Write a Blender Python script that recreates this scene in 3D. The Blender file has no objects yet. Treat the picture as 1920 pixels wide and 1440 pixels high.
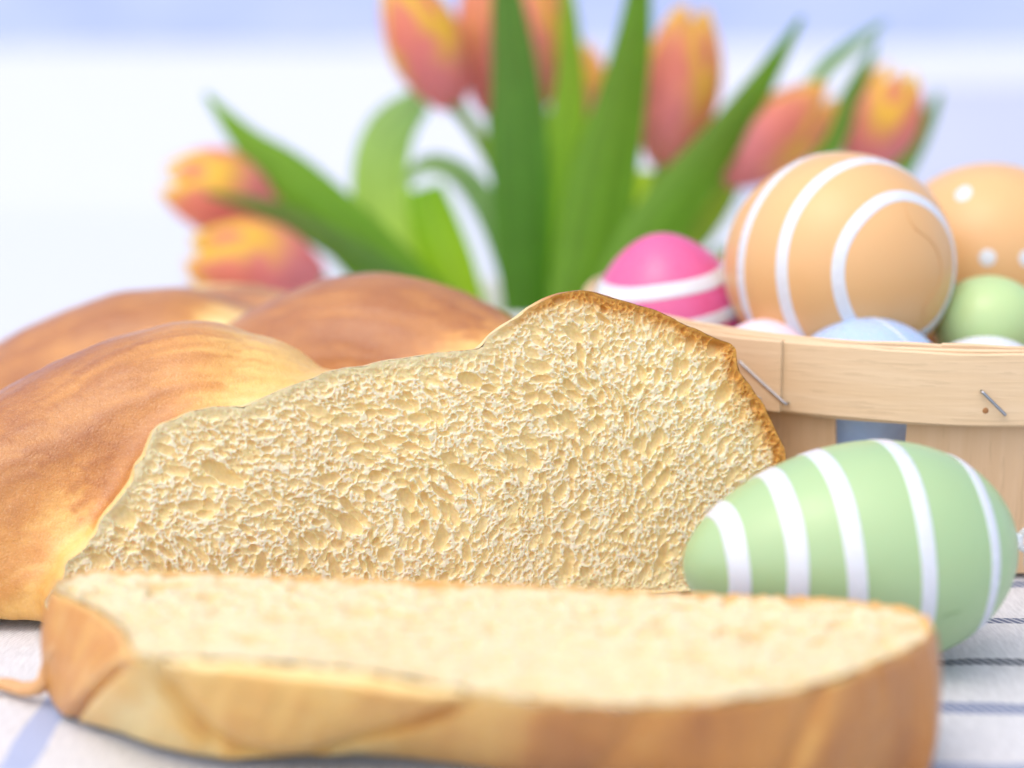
import bpy, bmesh, math, random
import numpy as np
from mathutils import Vector, Matrix, Quaternion

random.seed(7)
rng = np.random.default_rng(7)
SC = bpy.context.scene
COL = SC.collection
R = math.radians

# ------------------------------------------------------------------ camera, sky, sun, exposure
CAM_H, PITCH, FPX = 0.105, R(11.0), 3350.0
CP, SP = math.cos(PITCH), math.sin(PITCH)
cam = bpy.data.cameras.new('camera')
cam.sensor_width = 36.0
cam.lens = 36.0 * FPX / 1920.0
cam.clip_start, cam.clip_end = 0.01, 3000.0
cam.dof.use_dof = True
cam.dof.focus_distance = 0.330
cam.dof.aperture_fstop = 6.8
cam.dof.aperture_blades = 0
cam_o = bpy.data.objects.new('camera', cam)
cam_o.location = (0, 0, CAM_H)
cam_o.rotation_euler = (R(90) - PITCH, 0, 0)
COL.objects.link(cam_o)
SC.camera = cam_o

SUN_AZ, SUN_EL = R(-136), R(64)          # azimuth measured from +Y (behind the table) towards +X
world = bpy.data.worlds.new('World')
SC.world = world
world.use_nodes = True
wn = world.node_tree
bg = wn.nodes['Background']
sky = wn.nodes.new('ShaderNodeTexSky')
sky.sky_type = 'NISHITA'
sky.sun_disc = False
sky.sun_elevation = SUN_EL
sky.sun_rotation = SUN_AZ % (2 * math.pi)
sky.air_density = 0.8
sky.dust_density = 2.6
sky.ozone_density = 0.6
wn.links.new(sky.outputs[0], bg.inputs[0])
bg.inputs[1].default_value = 0.15

sun = bpy.data.lights.new('sun', 'SUN')
sun.energy = 0.8
sun.angle = R(120)
sun.color = (1.0, 0.90, 0.76)
sun_o = bpy.data.objects.new('sun', sun)
sd = Vector((math.sin(SUN_AZ) * math.cos(SUN_EL), math.cos(SUN_AZ) * math.cos(SUN_EL), math.sin(SUN_EL)))
sun_o.rotation_euler = sd.to_track_quat('Z', 'Y').to_euler()
sun_o.location = sd * 3
COL.objects.link(sun_o)

SC.view_settings.view_transform = 'Standard'
SC.view_settings.look = 'None'
SC.view_settings.gamma = 1.0
SC.view_settings.exposure = 0.97
SC.cycles.max_bounces = 8
SC.cycles.diffuse_bounces = 4
SC.cycles.transparent_max_bounces = 8

# ------------------------------------------------------------------ helpers
def P(px, py, t):
    """the point seen at photo pixel (px, py) at axial distance t"""
    x, v = (px - 960) / FPX, (720 - py) / FPX
    return Vector((x * t, (CP + v * SP) * t, CAM_H + (-SP + v * CP) * t))

def P_z(px, py, z):
    v = (720 - py) / FPX
    return P(px, py, (z - CAM_H) / (-SP + v * CP))

def P_plane(px, py, p0, n):
    d = P(px, py, 1.0) - Vector((0, 0, CAM_H))
    t = (Vector(p0) - Vector((0, 0, CAM_H))).dot(Vector(n)) / d.dot(Vector(n))
    return P(px, py, t)

def tag(o, label=None, cat=None, group=None, kind=None):
    if label: o['label'] = label
    if cat: o['category'] = cat
    if group: o['group'] = group
    if kind: o['kind'] = kind
    return o

def empty(name, loc=(0, 0, 0)):
    o = bpy.data.objects.new(name, None)
    o.empty_display_size = 0.02
    o.location = loc
    COL.objects.link(o)
    return o

def link(name, me, mat=None, parent=None):
    o = bpy.data.objects.new(name, me)
    if mat: me.materials.append(mat)
    COL.objects.link(o)
    if parent is not None:
        o.parent = parent
        o.matrix_parent_inverse = Matrix.Translation(-Vector(parent.location))
    return o

def np_mesh(name, verts, faces, smooth=True, col=None):
    """verts (N,3), faces (M,4) or list of tuples -> mesh"""
    me = bpy.data.meshes.new(name)
    if isinstance(faces, np.ndarray):
        n, k = faces.shape
        me.vertices.add(len(verts)); me.vertices.foreach_set('co', np.asarray(verts, np.float32).ravel())
        me.loops.add(n * k); me.loops.foreach_set('vertex_index', faces.astype(np.int32).ravel())
        me.polygons.add(n); me.polygons.foreach_set('loop_start', np.arange(0, n * k, k, dtype=np.int32))
        me.polygons.foreach_set('loop_total', np.full(n, k, np.int32))
        me.update(calc_edges=True)
    else:
        me.from_pydata([tuple(v) for v in verts], [], faces)
    if smooth:
        me.polygons.foreach_set('use_smooth', np.ones(len(me.polygons), bool))
    if col is not None:
        a = me.color_attributes.new('tint', 'FLOAT_COLOR', 'POINT')
        c4 = np.ones((len(verts), 4), np.float32); c4[:, :3] = col
        a.data.foreach_set('color', c4.ravel())
    me.validate()
    return me

def srgb(r, g, b):
    f = lambda c: ((c / 255 + 0.055) / 1.055) ** 2.4 if c > 10 else c / 255 / 12.92
    return np.array([f(r), f(g), f(b)])

def sstep(a, b, x):
    t = np.clip((x - a) / (b - a), 0, 1)
    return t * t * (3 - 2 * t)

def _hash(ix, iy, iz, seed):
    h = (ix.astype(np.int64) * 374761393 + iy.astype(np.int64) * 668265263 + iz.astype(np.int64) * 2147483647 + seed * 1274126177) & 0xFFFFFFFF
    h = ((h ^ (h >> 13)) * 1274126177) & 0xFFFFFFFF
    h = ((h ^ (h >> 16)) * 2246822519) & 0xFFFFFFFF
    return ((h ^ (h >> 15)) & 0xFFFFFF) / float(0x1000000)

def vnoise(x, y, z=None, seed=0):
    x = np.asarray(x, float); y = np.asarray(y, float)
    z = np.zeros_like(x) if z is None else np.asarray(z, float)
    ix, iy, iz = np.floor(x), np.floor(y), np.floor(z)
    fx, fy, fz = x - ix, y - iy, z - iz
    fx, fy, fz = [f * f * f * (f * (f * 6 - 15) + 10) for f in (fx, fy, fz)]
    out = 0
    for dx in (0, 1):
        for dy in (0, 1):
            for dz in (0, 1):
                w = (fx if dx else 1 - fx) * (fy if dy else 1 - fy) * (fz if dz else 1 - fz)
                if np.all(w == 0): continue
                out = out + w * _hash(ix + dx, iy + dy, iz + dz, seed)
    return out * 2 - 1

def fbm(x, y, z=None, seed=0, octv=4, gain=0.5):
    a, s, tot = 1.0, 0.0, 0.0
    f = 1.0
    for o in range(octv):
        s = s + a * vnoise(x * f, y * f, None if z is None else z * f, seed + o * 17)
        tot += a; a *= gain; f *= 2.03
    return s / tot

def seg_dist(px, py, ax, ay, bx, by):
    dx, dy = bx - ax, by - ay
    t = np.clip(((px - ax) * dx + (py - ay) * dy) / (dx * dx + dy * dy + 1e-12), 0, 1)
    return np.hypot(px - ax - t * dx, py - ay - t * dy)

def poly_sdf(px, py, poly):
    d = np.full(px.shape, 1e9); inside = np.zeros(px.shape, bool)
    n = len(poly)
    for i in range(n):
        ax, ay = poly[i]; bx, by = poly[(i + 1) % n]
        d = np.minimum(d, seg_dist(px, py, ax, ay, bx, by))
        if ay != by:
            c = ((ay > py) != (by > py)) & (px < (bx - ax) * (py - ay) / (by - ay) + ax)
            inside ^= c
    return np.where(inside, -d, d)

def catmull(pts, n, closed=False):
    pts = [np.array(p, float) for p in pts]
    m = len(pts)
    out = []
    segs = m if closed else m - 1
    for i in range(segs):
        if closed:
            p0, p1, p2, p3 = pts[(i - 1) % m], pts[i], pts[(i + 1) % m], pts[(i + 2) % m]
        else:
            p0, p1, p2, p3 = pts[max(i - 1, 0)], pts[i], pts[i + 1], pts[min(i + 2, m - 1)]
        for k in range(n):
            t = k / n
            out.append(0.5 * ((2 * p1) + (p2 - p0) * t + (2 * p0 - 5 * p1 + 4 * p2 - p3) * t * t + (3 * p1 - p0 - 3 * p2 + p3) * t ** 3))
    if not closed: out.append(pts[-1])
    return np.array(out)

def resample(c, n, closed=False):
    c = np.asarray(c, float)
    if closed: c = np.vstack([c, c[:1]])
    d = np.r_[0, np.cumsum(np.linalg.norm(np.diff(c, axis=0), axis=1))]
    t = np.linspace(0, d[-1], n + 1 if closed else n)
    if closed: t = t[:-1]
    return np.stack([np.interp(t, d, c[:, k]) for k in range(c.shape[1])], 1)

def grid_faces(nu, nv, wrap_u=False):
    """index (u, v) = u*nv + v"""
    U = np.arange(nu if wrap_u else nu - 1); V = np.arange(nv - 1)
    u, v = np.meshgrid(U, V, indexing='ij')
    u2 = (u + 1) % nu
    return np.stack([u * nv + v, u2 * nv + v, u2 * nv + v + 1, u * nv + v + 1], -1).reshape(-1, 4)

# ------------------------------------------------------------------ materials
def mat(name, base=(0.8, 0.8, 0.8), rough=0.5, spec=0.5, **kw):
    m = bpy.data.materials.new(name); m.use_nodes = True
    b = m.node_tree.nodes['Principled BSDF']
    b.inputs['Base Color'].default_value = (*base, 1)
    b.inputs['Roughness'].default_value = rough
    b.inputs['Specular IOR Level'].default_value = spec
    for k, v in kw.items():
        b.inputs[k.replace('_', ' ')].default_value = v
    return m

class NT:
    def __init__(s, m): s.t = m.node_tree; s.b = s.t.nodes['Principled BSDF']
    def n(s, typ, **kw):
        nd = s.t.nodes.new(typ)
        for k, v in kw.items(): setattr(nd, k, v)
        return nd
    def l(s, a, b): s.t.links.new(a, b)
    def val(s, sock, v):
        if hasattr(v, 'is_linked') or isinstance(v, bpy.types.NodeSocket): s.l(v, sock)
        else: sock.default_value = v
    def math(s, op, a, b=0.0, c=None):
        nd = s.n('ShaderNodeMath', operation=op)
        s.val(nd.inputs[0], a); s.val(nd.inputs[1], b)
        if c is not None: s.val(nd.inputs[2], c)
        return nd.outputs[0]
    def mix(s, f, a, b, mode='MIX'):
        nd = s.n('ShaderNodeMix', data_type='RGBA', blend_type=mode)
        s.val(nd.inputs[0], f)
        for i, v in ((6, a), (7, b)):
            if isinstance(v, bpy.types.NodeSocket): s.l(v, nd.inputs[i])
            else: nd.inputs[i].default_value = (*v, 1)
        return nd.outputs[2]
    def coord(s, out='Object', scale=(1, 1, 1)):
        tc = s.n('ShaderNodeTexCoord'); mp = s.n('ShaderNodeMapping')
        mp.inputs['Scale'].default_value = scale
        s.l(tc.outputs[out], mp.inputs['Vector'])
        return mp.outputs[0]
    def noise(s, vec, scale, detail=3, rough=0.55):
        nd = s.n('ShaderNodeTexNoise'); nd.inputs['Scale'].default_value = scale
        nd.inputs['Detail'].default_value = detail; nd.inputs['Roughness'].default_value = rough
        s.l(vec, nd.inputs['Vector']); return nd.outputs['Fac']
    def ramp(s, fac, stops):
        nd = s.n('ShaderNodeValToRGB'); e = nd.color_ramp.elements
        while len(e) < len(stops): e.new(0.5)
        for el, (p, c) in zip(e, stops): el.position = p; el.color = (*c, 1)
        s.l(fac, nd.inputs[0]); return nd.outputs[0]
    def bump(s, h, dist, strength=1.0):
        nd = s.n('ShaderNodeBump'); nd.inputs['Distance'].default_value = dist; nd.inputs['Strength'].default_value = strength
        s.l(h, nd.inputs['Height']); s.l(nd.outputs[0], s.b.inputs['Normal'])
    def attr(s, name='tint'):
        return s.n('ShaderNodeAttribute', attribute_name=name).outputs['Color']

def mat_crumb():
    m = mat('bread_crumb', rough=0.75, spec=0.25, Subsurface_Weight=0.5, Subsurface_Scale=0.0019)
    t = NT(m); t.b.inputs['Subsurface Radius'].default_value = (1.0, 0.62, 0.25)
    v = t.coord()
    n1 = t.noise(v, 900, 3)
    c = t.mix(0.25, t.attr(), t.ramp(n1, [(0.3, (0.62, 0.5, 0.3)), (0.7, (1.0, 1.0, 1.0))]), 'MULTIPLY')
    t.l(c, t.b.inputs['Base Color'])
    t.bump(t.noise(v, 2600, 2), 0.0002, 0.5)
    return m

def mat_crust():
    m = mat('bread_crust', rough=0.34, spec=0.5, Coat_Weight=0.18, Coat_Roughness=0.25, Sheen_Weight=0.04, Sheen_Roughness=0.3, Subsurface_Weight=0.12, Subsurface_Scale=0.0015)
    t = NT(m); t.b.inputs['Subsurface Radius'].default_value = (1.0, 0.5, 0.2)
    v = t.coord()
    n1 = t.noise(v, 700, 4, 0.6); n2 = t.noise(v, 2200, 2)
    c = t.mix(0.35, t.attr(), t.ramp(n1, [(0.3, (0.72, 0.6, 0.5)), (0.68, (1.0, 1.0, 1.0))]), 'MULTIPLY')
    sp = t.ramp(t.noise(v, 2400, 2, 0.7), [(0.50, (0, 0, 0)), (0.80, (0.17, 0.17, 0.17))])
    c = t.mix(sp, c, (0.88, 0.66, 0.42))
    t.l(c, t.b.inputs['Base Color'])
    t.l(t.math('MULTIPLY_ADD', n1, 0.3, 0.22), t.b.inputs['Roughness'])
    t.bump(t.math('ADD', n2, t.math('MULTIPLY', n1, 1.5)), 0.00022, 0.55)
    return m

def mat_egg(name, c, rough=0.3):
    m = mat(name, c, rough, 0.5, Subsurface_Weight=0.12, Subsurface_Scale=0.002)
    t = NT(m); v = t.coord()
    n = t.noise(v, 60, 3)
    a = t.mix(t.math('MULTIPLY', n, 0.14), c, tuple(x * 0.8 for x in c))
    t.l(a, t.b.inputs['Base Color'])
    t.l(t.math('MULTIPLY_ADD', t.noise(v, 400, 3), 0.18, rough - 0.09), t.b.inputs['Roughness'])
    t.bump(t.noise(v, 220, 2), 0.0001, 0.25)
    return m

def mat_wood(name, scale, c0, c1):
    m = mat(name, c0, 0.55, 0.35)
    t = NT(m); v = t.coord('Object', scale)
    n = t.noise(v, 1.0, 5, 0.6); n2 = t.noise(t.coord('Object', tuple(s * 3.1 for s in scale)), 1.0, 2)
    c = t.ramp(n, [(0.25, c0), (0.5, tuple((a + b) / 2 for a, b in zip(c0, c1))), (0.75, c1)])
    c = t.mix(t.math('MULTIPLY', t.math('GREATER_THAN', n2, 0.62), 0.25), c, tuple(x * 0.7 for x in c0))
    t.l(c, t.b.inputs['Base Color'])
    t.bump(t.math('ADD', n, n2), 0.0002, 0.4)
    return m

def mat_leafy(name, trans=0.45, rough=0.35, tcol_gain=1.3):
    m = mat(name, rough=rough, spec=0.4)
    t = NT(m); v = t.coord()
    c = t.attr()
    c = t.mix(0.3, c, t.ramp(t.noise(v, 130, 3), [(0.3, (0.65, 0.65, 0.65)), (0.7, (1, 1, 1))]), 'MULTIPLY')
    t.l(c, t.b.inputs['Base Color'])
    tr = t.n('ShaderNodeBsdfTranslucent'); mx = t.n('ShaderNodeMixShader')
    t.l(t.mix(1.0, c, (tcol_gain, tcol_gain, tcol_gain), 'MULTIPLY'), tr.inputs[0])
    mx.inputs[0].default_value = trans
    t.l(t.b.outputs[0], mx.inputs[1]); t.l(tr.outputs[0], mx.inputs[2])
    t.l(mx.outputs[0], t.t.nodes['Material Output'].inputs['Surface'])
    return m

M_CRUMB, M_CRUST = mat_crumb(), mat_crust()
M_PETAL = mat_leafy('tulip_petal', 0.45, 0.42)
M_LEAF = mat_leafy('tulip_leaf', 0.60, 0.36, 1.6)
M_BAND_WOOD = mat_wood('chip_wood_band', (30, 30, 420), (0.69, 0.49, 0.285), (0.74, 0.55, 0.345))
M_SLAT_WOOD = mat_wood('chip_wood_slat', (380, 120, 22), (0.62, 0.40, 0.215), (0.69, 0.475, 0.28))
M_STEEL = mat('staple_steel', (0.42, 0.43, 0.45), 0.32, 0.5, Metallic=1.0)
M_WHITE_PAINT = mat_egg('white_egg_paint', (0.68, 0.70, 0.73), 0.26)
M_PLASTIC = mat('clear_plastic', (0.86, 0.88, 0.86), 0.25, 0.5, Transmission_Weight=0.55, IOR=1.3)

# ------------------------------------------------------------------ the setting: snow, hills, table, cloth
def mat_snow():
    m = mat('snow', (0.63, 0.645, 0.70), 0.7, 0.2)
    t = NT(m); v = t.coord()
    t.bump(t.noise(v, 2.0, 4), 0.03, 0.5)
    return m

n = 80
gx = np.sign(np.linspace(-1, 1, n)) * np.abs(np.linspace(-1, 1, n)) ** 3 * 900
gy = np.linspace(0, 1, n) ** 3 * 950 - 40
X, Y = np.meshgrid(gx, gy, indexing='ij')
Z = -0.78 + 0.02 * fbm(X * 0.3, Y * 0.3, seed=3)
tag(link('snow_ground', np_mesh('snow_ground', np.stack([X, Y, Z], -1).reshape(-1, 3), grid_faces(n, n)), mat_snow()), kind='structure')

def mat_hills():
    m = mat('winter_hills', (0.5, 0.55, 0.72), 0.9, 0.1)
    t = NT(m); v = t.coord('Object', (1, 1, 3))
    c = t.ramp(t.noise(v, 0.06, 4), [(0.3, (0.29, 0.35, 0.53)), (0.55, (0.36, 0.42, 0.62)), (0.75, (0.42, 0.43, 0.58))])
    t.l(c, t.b.inputs['Base Color']); return m
hx = np.linspace(-260, 260, 90); hv = np.linspace(0, 1, 24)
HX, HV = np.meshgrid(hx, hv, indexing='ij')
HY = 150 + HV * 160
HZ = -1.2 + (46 + 9 * fbm(HX * 0.012, HX * 0 + 3.3, seed=5)) * np.sin(HV * math.pi / 2 * 1.2) / 0.95 + 1.5 * fbm(HX * 0.08, HY * 0.08, seed=9) * HV
tag(link('hills', np_mesh('hills', np.stack([HX, HY, HZ], -1).reshape(-1, 3), grid_faces(90, 24)), mat_hills()), kind='structure')

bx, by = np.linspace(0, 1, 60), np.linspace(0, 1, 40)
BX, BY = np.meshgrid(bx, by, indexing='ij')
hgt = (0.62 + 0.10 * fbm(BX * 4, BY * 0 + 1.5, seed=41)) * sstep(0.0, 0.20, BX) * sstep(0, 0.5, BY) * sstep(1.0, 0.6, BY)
tag(link('snow_bank', np_mesh('snow_bank', np.stack([0.78 + BX * 9, 6.6 + BY * 7 + 0.8 * np.sin(BX * 5), -0.80 + hgt], -1).reshape(-1, 3), grid_faces(60, 40)), mat('shaded_snow', (0.43, 0.46, 0.56), 0.9, 0.1)), kind='structure')  # shade on the bank is put into its darker, bluer snow colour

def box(bm, lo, hi, bev=0.0):
    r = bmesh.ops.create_cube(bm, size=1)
    vs = r['verts']
    for v in vs:
        v.co = Vector([lo[k] + (v.co[k] + 0.5) * (hi[k] - lo[k]) for k in range(3)])
    if bev:
        es = list({e for v in vs for e in v.link_edges})
        bmesh.ops.bevel(bm, geom=es, offset=bev, segments=2, affect='EDGES', profile=0.7)

def bm_link(name, bm, m, parent=None, smooth=False):
    me = bpy.data.meshes.new(name); bm.to_mesh(me); bm.free()
    if smooth:
        for p in me.polygons: p.use_smooth = True
    return link(name, me, m, parent)

M_TABLE = mat('white_table_paint', (0.645, 0.655, 0.69), 0.45, 0.35)
TT = -0.0030
table = tag(empty('table', (0, 0.55, -0.78)), 'white painted table under the striped cloth, bread and tulips', 'table')
bm = bmesh.new(); box(bm, (-0.85, -0.10, TT - 0.03), (0.85, 1.15, TT), 0.003); bm_link('tabletop', bm, M_TABLE, table)
for sx in (-0.78, 0.72):
    for sy in (-0.04, 1.03):
        bm = bmesh.new(); box(bm, (sx, sy, -0.79), (sx + 0.06, sy + 0.06, TT - 0.0303), 0.004); bm_link('leg', bm, M_TABLE, table)

def mat_cloth():
    m = mat('striped_linen', (0.80, 0.80, 0.80), 0.85, 0.15, Sheen_Weight=0.15)
    t = NT(m)
    tc = t.n('ShaderNodeTexCoord'); sp = t.n('ShaderNodeSeparateXYZ'); t.l(tc.outputs['Object'], sp.inputs[0])
    x0, y0 = sp.outputs[0], sp.outputs[1]
    wob = t.math('MULTIPLY', t.math('SUBTRACT', t.noise(t.coord('Object', (60, 60, 60)), 1.0, 2), 0.5), 0.0022)
    y = t.math('ADD', y0, wob); x = t.math('ADD', x0, wob)
    # thread weave
    wx = t.math('SINE', t.math('MULTIPLY', x0, 2 * math.pi / 0.0007))
    wy = t.math('SINE', t.math('MULTIPLY', y0, 2 * math.pi / 0.0007))
    weave = t.math('MULTIPLY', wx, wy)
    ntone = t.noise(t.coord('Object', (1500, 250, 1)), 1.0, 2)
    base = t.ramp(ntone, [(0.3, (0.64, 0.64, 0.645)), (0.7, (0.79, 0.79, 0.795))])
    base = t.mix(t.math('MULTIPLY', t.math('GREATER_THAN', weave, 0.55), 0.10), base, (0.55, 0.55, 0.55))
    dash = t.math('GREATER_THAN', t.math('SINE', t.math('ADD', t.math('MULTIPLY', x0, 2 * math.pi / 0.0017), t.math('MULTIPLY', y0, 2200))), -0.35)
    rightside = t.math('GREATER_THAN', x0, 0.0)
    for yc, w, c in ((0.2485, 0.0036, (0.22, 0.28, 0.45)), (0.2715, 0.0036, (0.15, 0.20, 0.36)), (0.2925, 0.0026, (0.055, 0.07, 0.10)), (0.3165, 0.0024, (0.10, 0.13, 0.22)), (0.3375, 0.003, (0.12, 0.16, 0.28)), (0.359, 0.0025, (0.08, 0.1, 0.18)), (0.381, 0.0025, (0.1, 0.13, 0.22)), (0.227, 0.003, (0.2, 0.26, 0.42))):
        k = t.math('LESS_THAN', t.math('ABSOLUTE', t.math('SUBTRACT', y, yc)), w * 0.62)
        k = t.math('MULTIPLY', t.math('MULTIPLY', k, rightside), t.math('MULTIPLY_ADD', dash, 0.55, 0.40))
        base = t.mix(k, base, c)
    for xc, w, c in ((-0.0735, 0.0052, (0.33, 0.42, 0.68)), (-0.135, 0.005, (0.33, 0.42, 0.68))):
        k = t.math('LESS_THAN', t.math('ABSOLUTE', t.math('SUBTRACT', x, xc)), w / 2)
        base = t.mix(t.math('MULTIPLY', k, 0.75), base, c)
    t.l(base, t.b.inputs['Base Color'])
    t.bump(t.math('ADD', t.math('MULTIPLY', weave, 0.5), ntone), 0.00035, 0.7)
    return m
nx, ny = 150, 110
cx = np.linspace(-0.30, 0.30, nx); cy = np.linspace(0.06, 0.50, ny)
X, Y = np.meshgrid(cx, cy, indexing='ij')
edge = np.minimum(np.minimum(X + 0.30, 0.30 - X), np.minimum(Y - 0.06, 0.50 - Y))
Z = -0.0004 - 0.0016 * np.clip(0.5 + 0.9 * fbm(X * 28 + 4, Y * 28, seed=21, octv=3), 0, 1)
Z = np.where(edge < 1e-6, -0.0029, Z)
tag(link('striped_cloth', np_mesh('striped_cloth', np.stack([X, Y, Z], -1).reshape(-1, 3), grid_faces(nx, ny)), mat_cloth()),
    'white linen cloth with woven blue stripes spread under bread and basket', 'cloth')

# ------------------------------------------------------------------ bread: shared crumb relief
def pore_layer(x, y, cell, prob, rmin, rmax, ang_fn, aspect, seed, depth):
    """bowl-shaped holes, elliptical, one candidate per cell"""
    cxi, cyi = np.floor(x / cell), np.floor(y / cell)
    out = np.zeros_like(x)
    z0 = np.zeros_like(x)
    for dx in (-2, -1, 0, 1, 2):
        for dy in (-2, -1, 0, 1, 2):
            ix, iy = cxi + dx, cyi + dy
            h1, h2, h3, h4 = [_hash(ix, iy, z0, seed + k) for k in range(4)]
            fx, fy = (ix + 0.1 + 0.8 * h1) * cell, (iy + 0.1 + 0.8 * h2) * cell
            a = ang_fn(fx, fy) + (h4 - 0.5) * 0.9
            ca, sa = np.cos(a), np.sin(a)
            u, v = (x - fx) * ca + (y - fy) * sa, -(x - fx) * sa + (y - fy) * ca
            rr = rmin + (rmax - rmin) * h3 ** 2.0
            asp = 1 + (aspect - 1) * _hash(ix, iy, z0, seed + 9)
            q = np.sqrt((u / (rr * asp)) ** 2 + (v / rr) ** 2)
            on = _hash(ix, iy, z0, seed + 5) < prob
            d = np.where(on & (q < 1), depth * (rr / rmax) ** 0.6 * np.sqrt(np.clip(1 - q ** 2.6, 0, 1)), 0)
            out = np.maximum(out, d)
    return out

def crumb_relief(x, y, ang_fn, seed=1, amp=1.0):
    wx = x + 0.00035 * fbm(x * 700, y * 700, seed=seed + 50, octv=3) + 0.0012 * fbm(x * 110, y * 110, seed=seed + 53, octv=2)
    wy = y + 0.00035 * fbm(x * 700, y * 700, seed=seed + 51, octv=3) + 0.0012 * fbm(x * 110, y * 110, seed=seed + 54, octv=2)
    dens = sstep(-0.45, 0.35, fbm(x * 60, y * 60, seed=seed + 60, octv=2))
    big = pore_layer(wx, wy, 0.0085, 0.22, 0.0007, 0.0018, ang_fn, 2.8, seed + 100, 0.0032)
    med = pore_layer(wx, wy, 0.0025, 0.78, 0.0004, 0.00112, ang_fn, 2.6, seed + 200, 0.0022)
    sml = pore_layer(wx, wy, 0.00135, 0.92, 0.00026, 0.0006, ang_fn, 2.1, seed + 300, 0.0014)
    sm2 = pore_layer(wx + 0.31, wy + 0.17, 0.0009, 0.85, 0.0002, 0.0004, ang_fn, 1.8, seed + 350, 0.0009)
    cup = np.maximum(np.maximum(big, med * (0.35 + 0.65 * dens)), np.maximum(sml * (1 - 0.3 * dens), sm2))
    onwall = 1 - 0.7 * sstep(0.0001, 0.0006, cup)
    rag = onwall * (0.00026 * np.abs(vnoise(wx * 2600, wy * 2600, seed=seed + 70)) + 0.00014 * np.abs(vnoise(wx * 1300, wy * 1300, seed=seed + 73))) + 0.00028 * fbm(wx * 420, wy * 420, seed=seed + 71, octv=3)
    return (cup * 0.72 + rag) * amp, cup

# ------------------------------------------------------------------ the braided loaf
PL, PR = np.array([-0.0800, 0.3020]), np.array([0.0560, 0.3350])
E = (PR - PL) / np.linalg.norm(PR - PL)                     # along the cut face
Nb = np.array([-E[1], E[0]])                                # into the loaf
FACE_P0, FACE_N = (PL[0], PL[1], 0.0), (Nb[0], Nb[1], 0.0)
FACE_PX = [(88, 1160), (94, 1105), (130, 1050), (172, 1000), (217, 940), (262, 865), (288, 812), (338, 778), (400, 766), (468, 764),
           (502, 745), (560, 716), (640, 692), (740, 676), (840, 661), (903, 651), (916, 630), (965, 600), (1000, 571), (1050, 553),
           (1105, 548), (1160, 564), (1210, 575), (1280, 605), (1340, 636), (1374, 652), (1382, 690), (1420, 745), (1447, 792),
           (1470, 842), (1478, 900), (1484, 960), (1478, 1040), (1455, 1110)]
def face_uv(px, py):
    w = P_plane(px, py, FACE_P0, FACE_N)
    return ((w.x - PL[0]) * E[0] + (w.y - PL[1]) * E[1], w.z)
FACE = [face_uv(*p) for p in FACE_PX]
FACE_C = np.vstack([[(FACE[0][0] + 0.0006, 0.0004)], catmull(FACE, 5), [(FACE[-1][0] - 0.004, 0.0004)]])
FACE_C = resample(FACE_C, 340, closed=True)
_t = np.arange(340)
_tn = np.roll(FACE_C, -1, 0) - np.roll(FACE_C, 1, 0); _tn /= np.linalg.norm(_tn, axis=1)[:, None]
_j = 0.00055 * fbm(FACE_C[:, 0] * 330, FACE_C[:, 1] * 330, seed=77, octv=3) + (0.0010 * vnoise(FACE_C[:, 0] * 140, FACE_C[:, 1] * 140, seed=78) + 0.0006 * vnoise(FACE_C[:, 0] * 420, FACE_C[:, 1] * 420, seed=79)) * (FACE_C[:, 0] < 0.04)
FACE_C = FACE_C + np.stack([_tn[:, 1], -_tn[:, 0]], 1) * (_j * (FACE_C[:, 1] > 0.003))[:, None]
ALPHA = R(30)
AX = np.array([-math.sin(ALPHA), math.cos(ALPHA)])
SHEAR = -(AX @ E) / (AX @ Nb)

def to_face(w):       # world xyz (N,3) -> s, D, z
    dx, dy = w[:, 0] - PL[0], w[:, 1] - PL[1]
    return dx * E[0] + dy * E[1], dx * Nb[0] + dy * Nb[1], w[:, 2]

STRANDS = {   # centre points with radius, world metres
    'front': [(-0.128, 0.318, -0.012, 0.026), (-0.106, 0.3275, 0.0015, 0.0272), (-0.084, 0.342, 0.0175, 0.0250), (-0.0615, 0.348, 0.0272, 0.0230), (-0.046, 0.345, 0.0235, 0.0185), (-0.030, 0.338, 0.019, 0.016)],
    'left': [(-0.150, 0.438, 0.004, 0.019), (-0.124, 0.428, 0.0085, 0.0215), (-0.1045, 0.424, 0.0170, 0.0230), (-0.084, 0.424, 0.0235, 0.0230), (-0.066, 0.420, 0.0185, 0.0220), (-0.040, 0.405, 0.013, 0.02)],
    'mid': [(-0.0640, 0.398, 0.0150, 0.0200), (-0.0530, 0.402, 0.0215, 0.0225), (-0.0320, 0.400, 0.0285, 0.0243), (-0.0110, 0.392, 0.0235, 0.0232), (0.000, 0.376, 0.018, 0.018)],
    'hump': [(0.026, 0.336, 0.029, 0.0235), (0.012, 0.358, 0.0275, 0.0195), (0.000, 0.384, 0.016, 0.0180)],
    'core': [(-0.055, 0.335, 0.014, 0.0235), (-0.020, 0.345, 0.017, 0.0240), (0.018, 0.348, 0.016, 0.0200)],
    'core2': [(-0.075, 0.385, 0.000, 0.022), (-0.020, 0.370, 0.006, 0.022)],
    'tail': [(-0.050, 0.430, 0.018, 0.023), (-0.075, 0.455, 0.021, 0.022), (-0.105, 0.470, 0.014, 0.020)],
    'tail2': [(-0.085, 0.470, 0.016, 0.019), (-0.115, 0.500, 0.012, 0.016), (-0.130, 0.520, 0.008, 0.011)],
}
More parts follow.
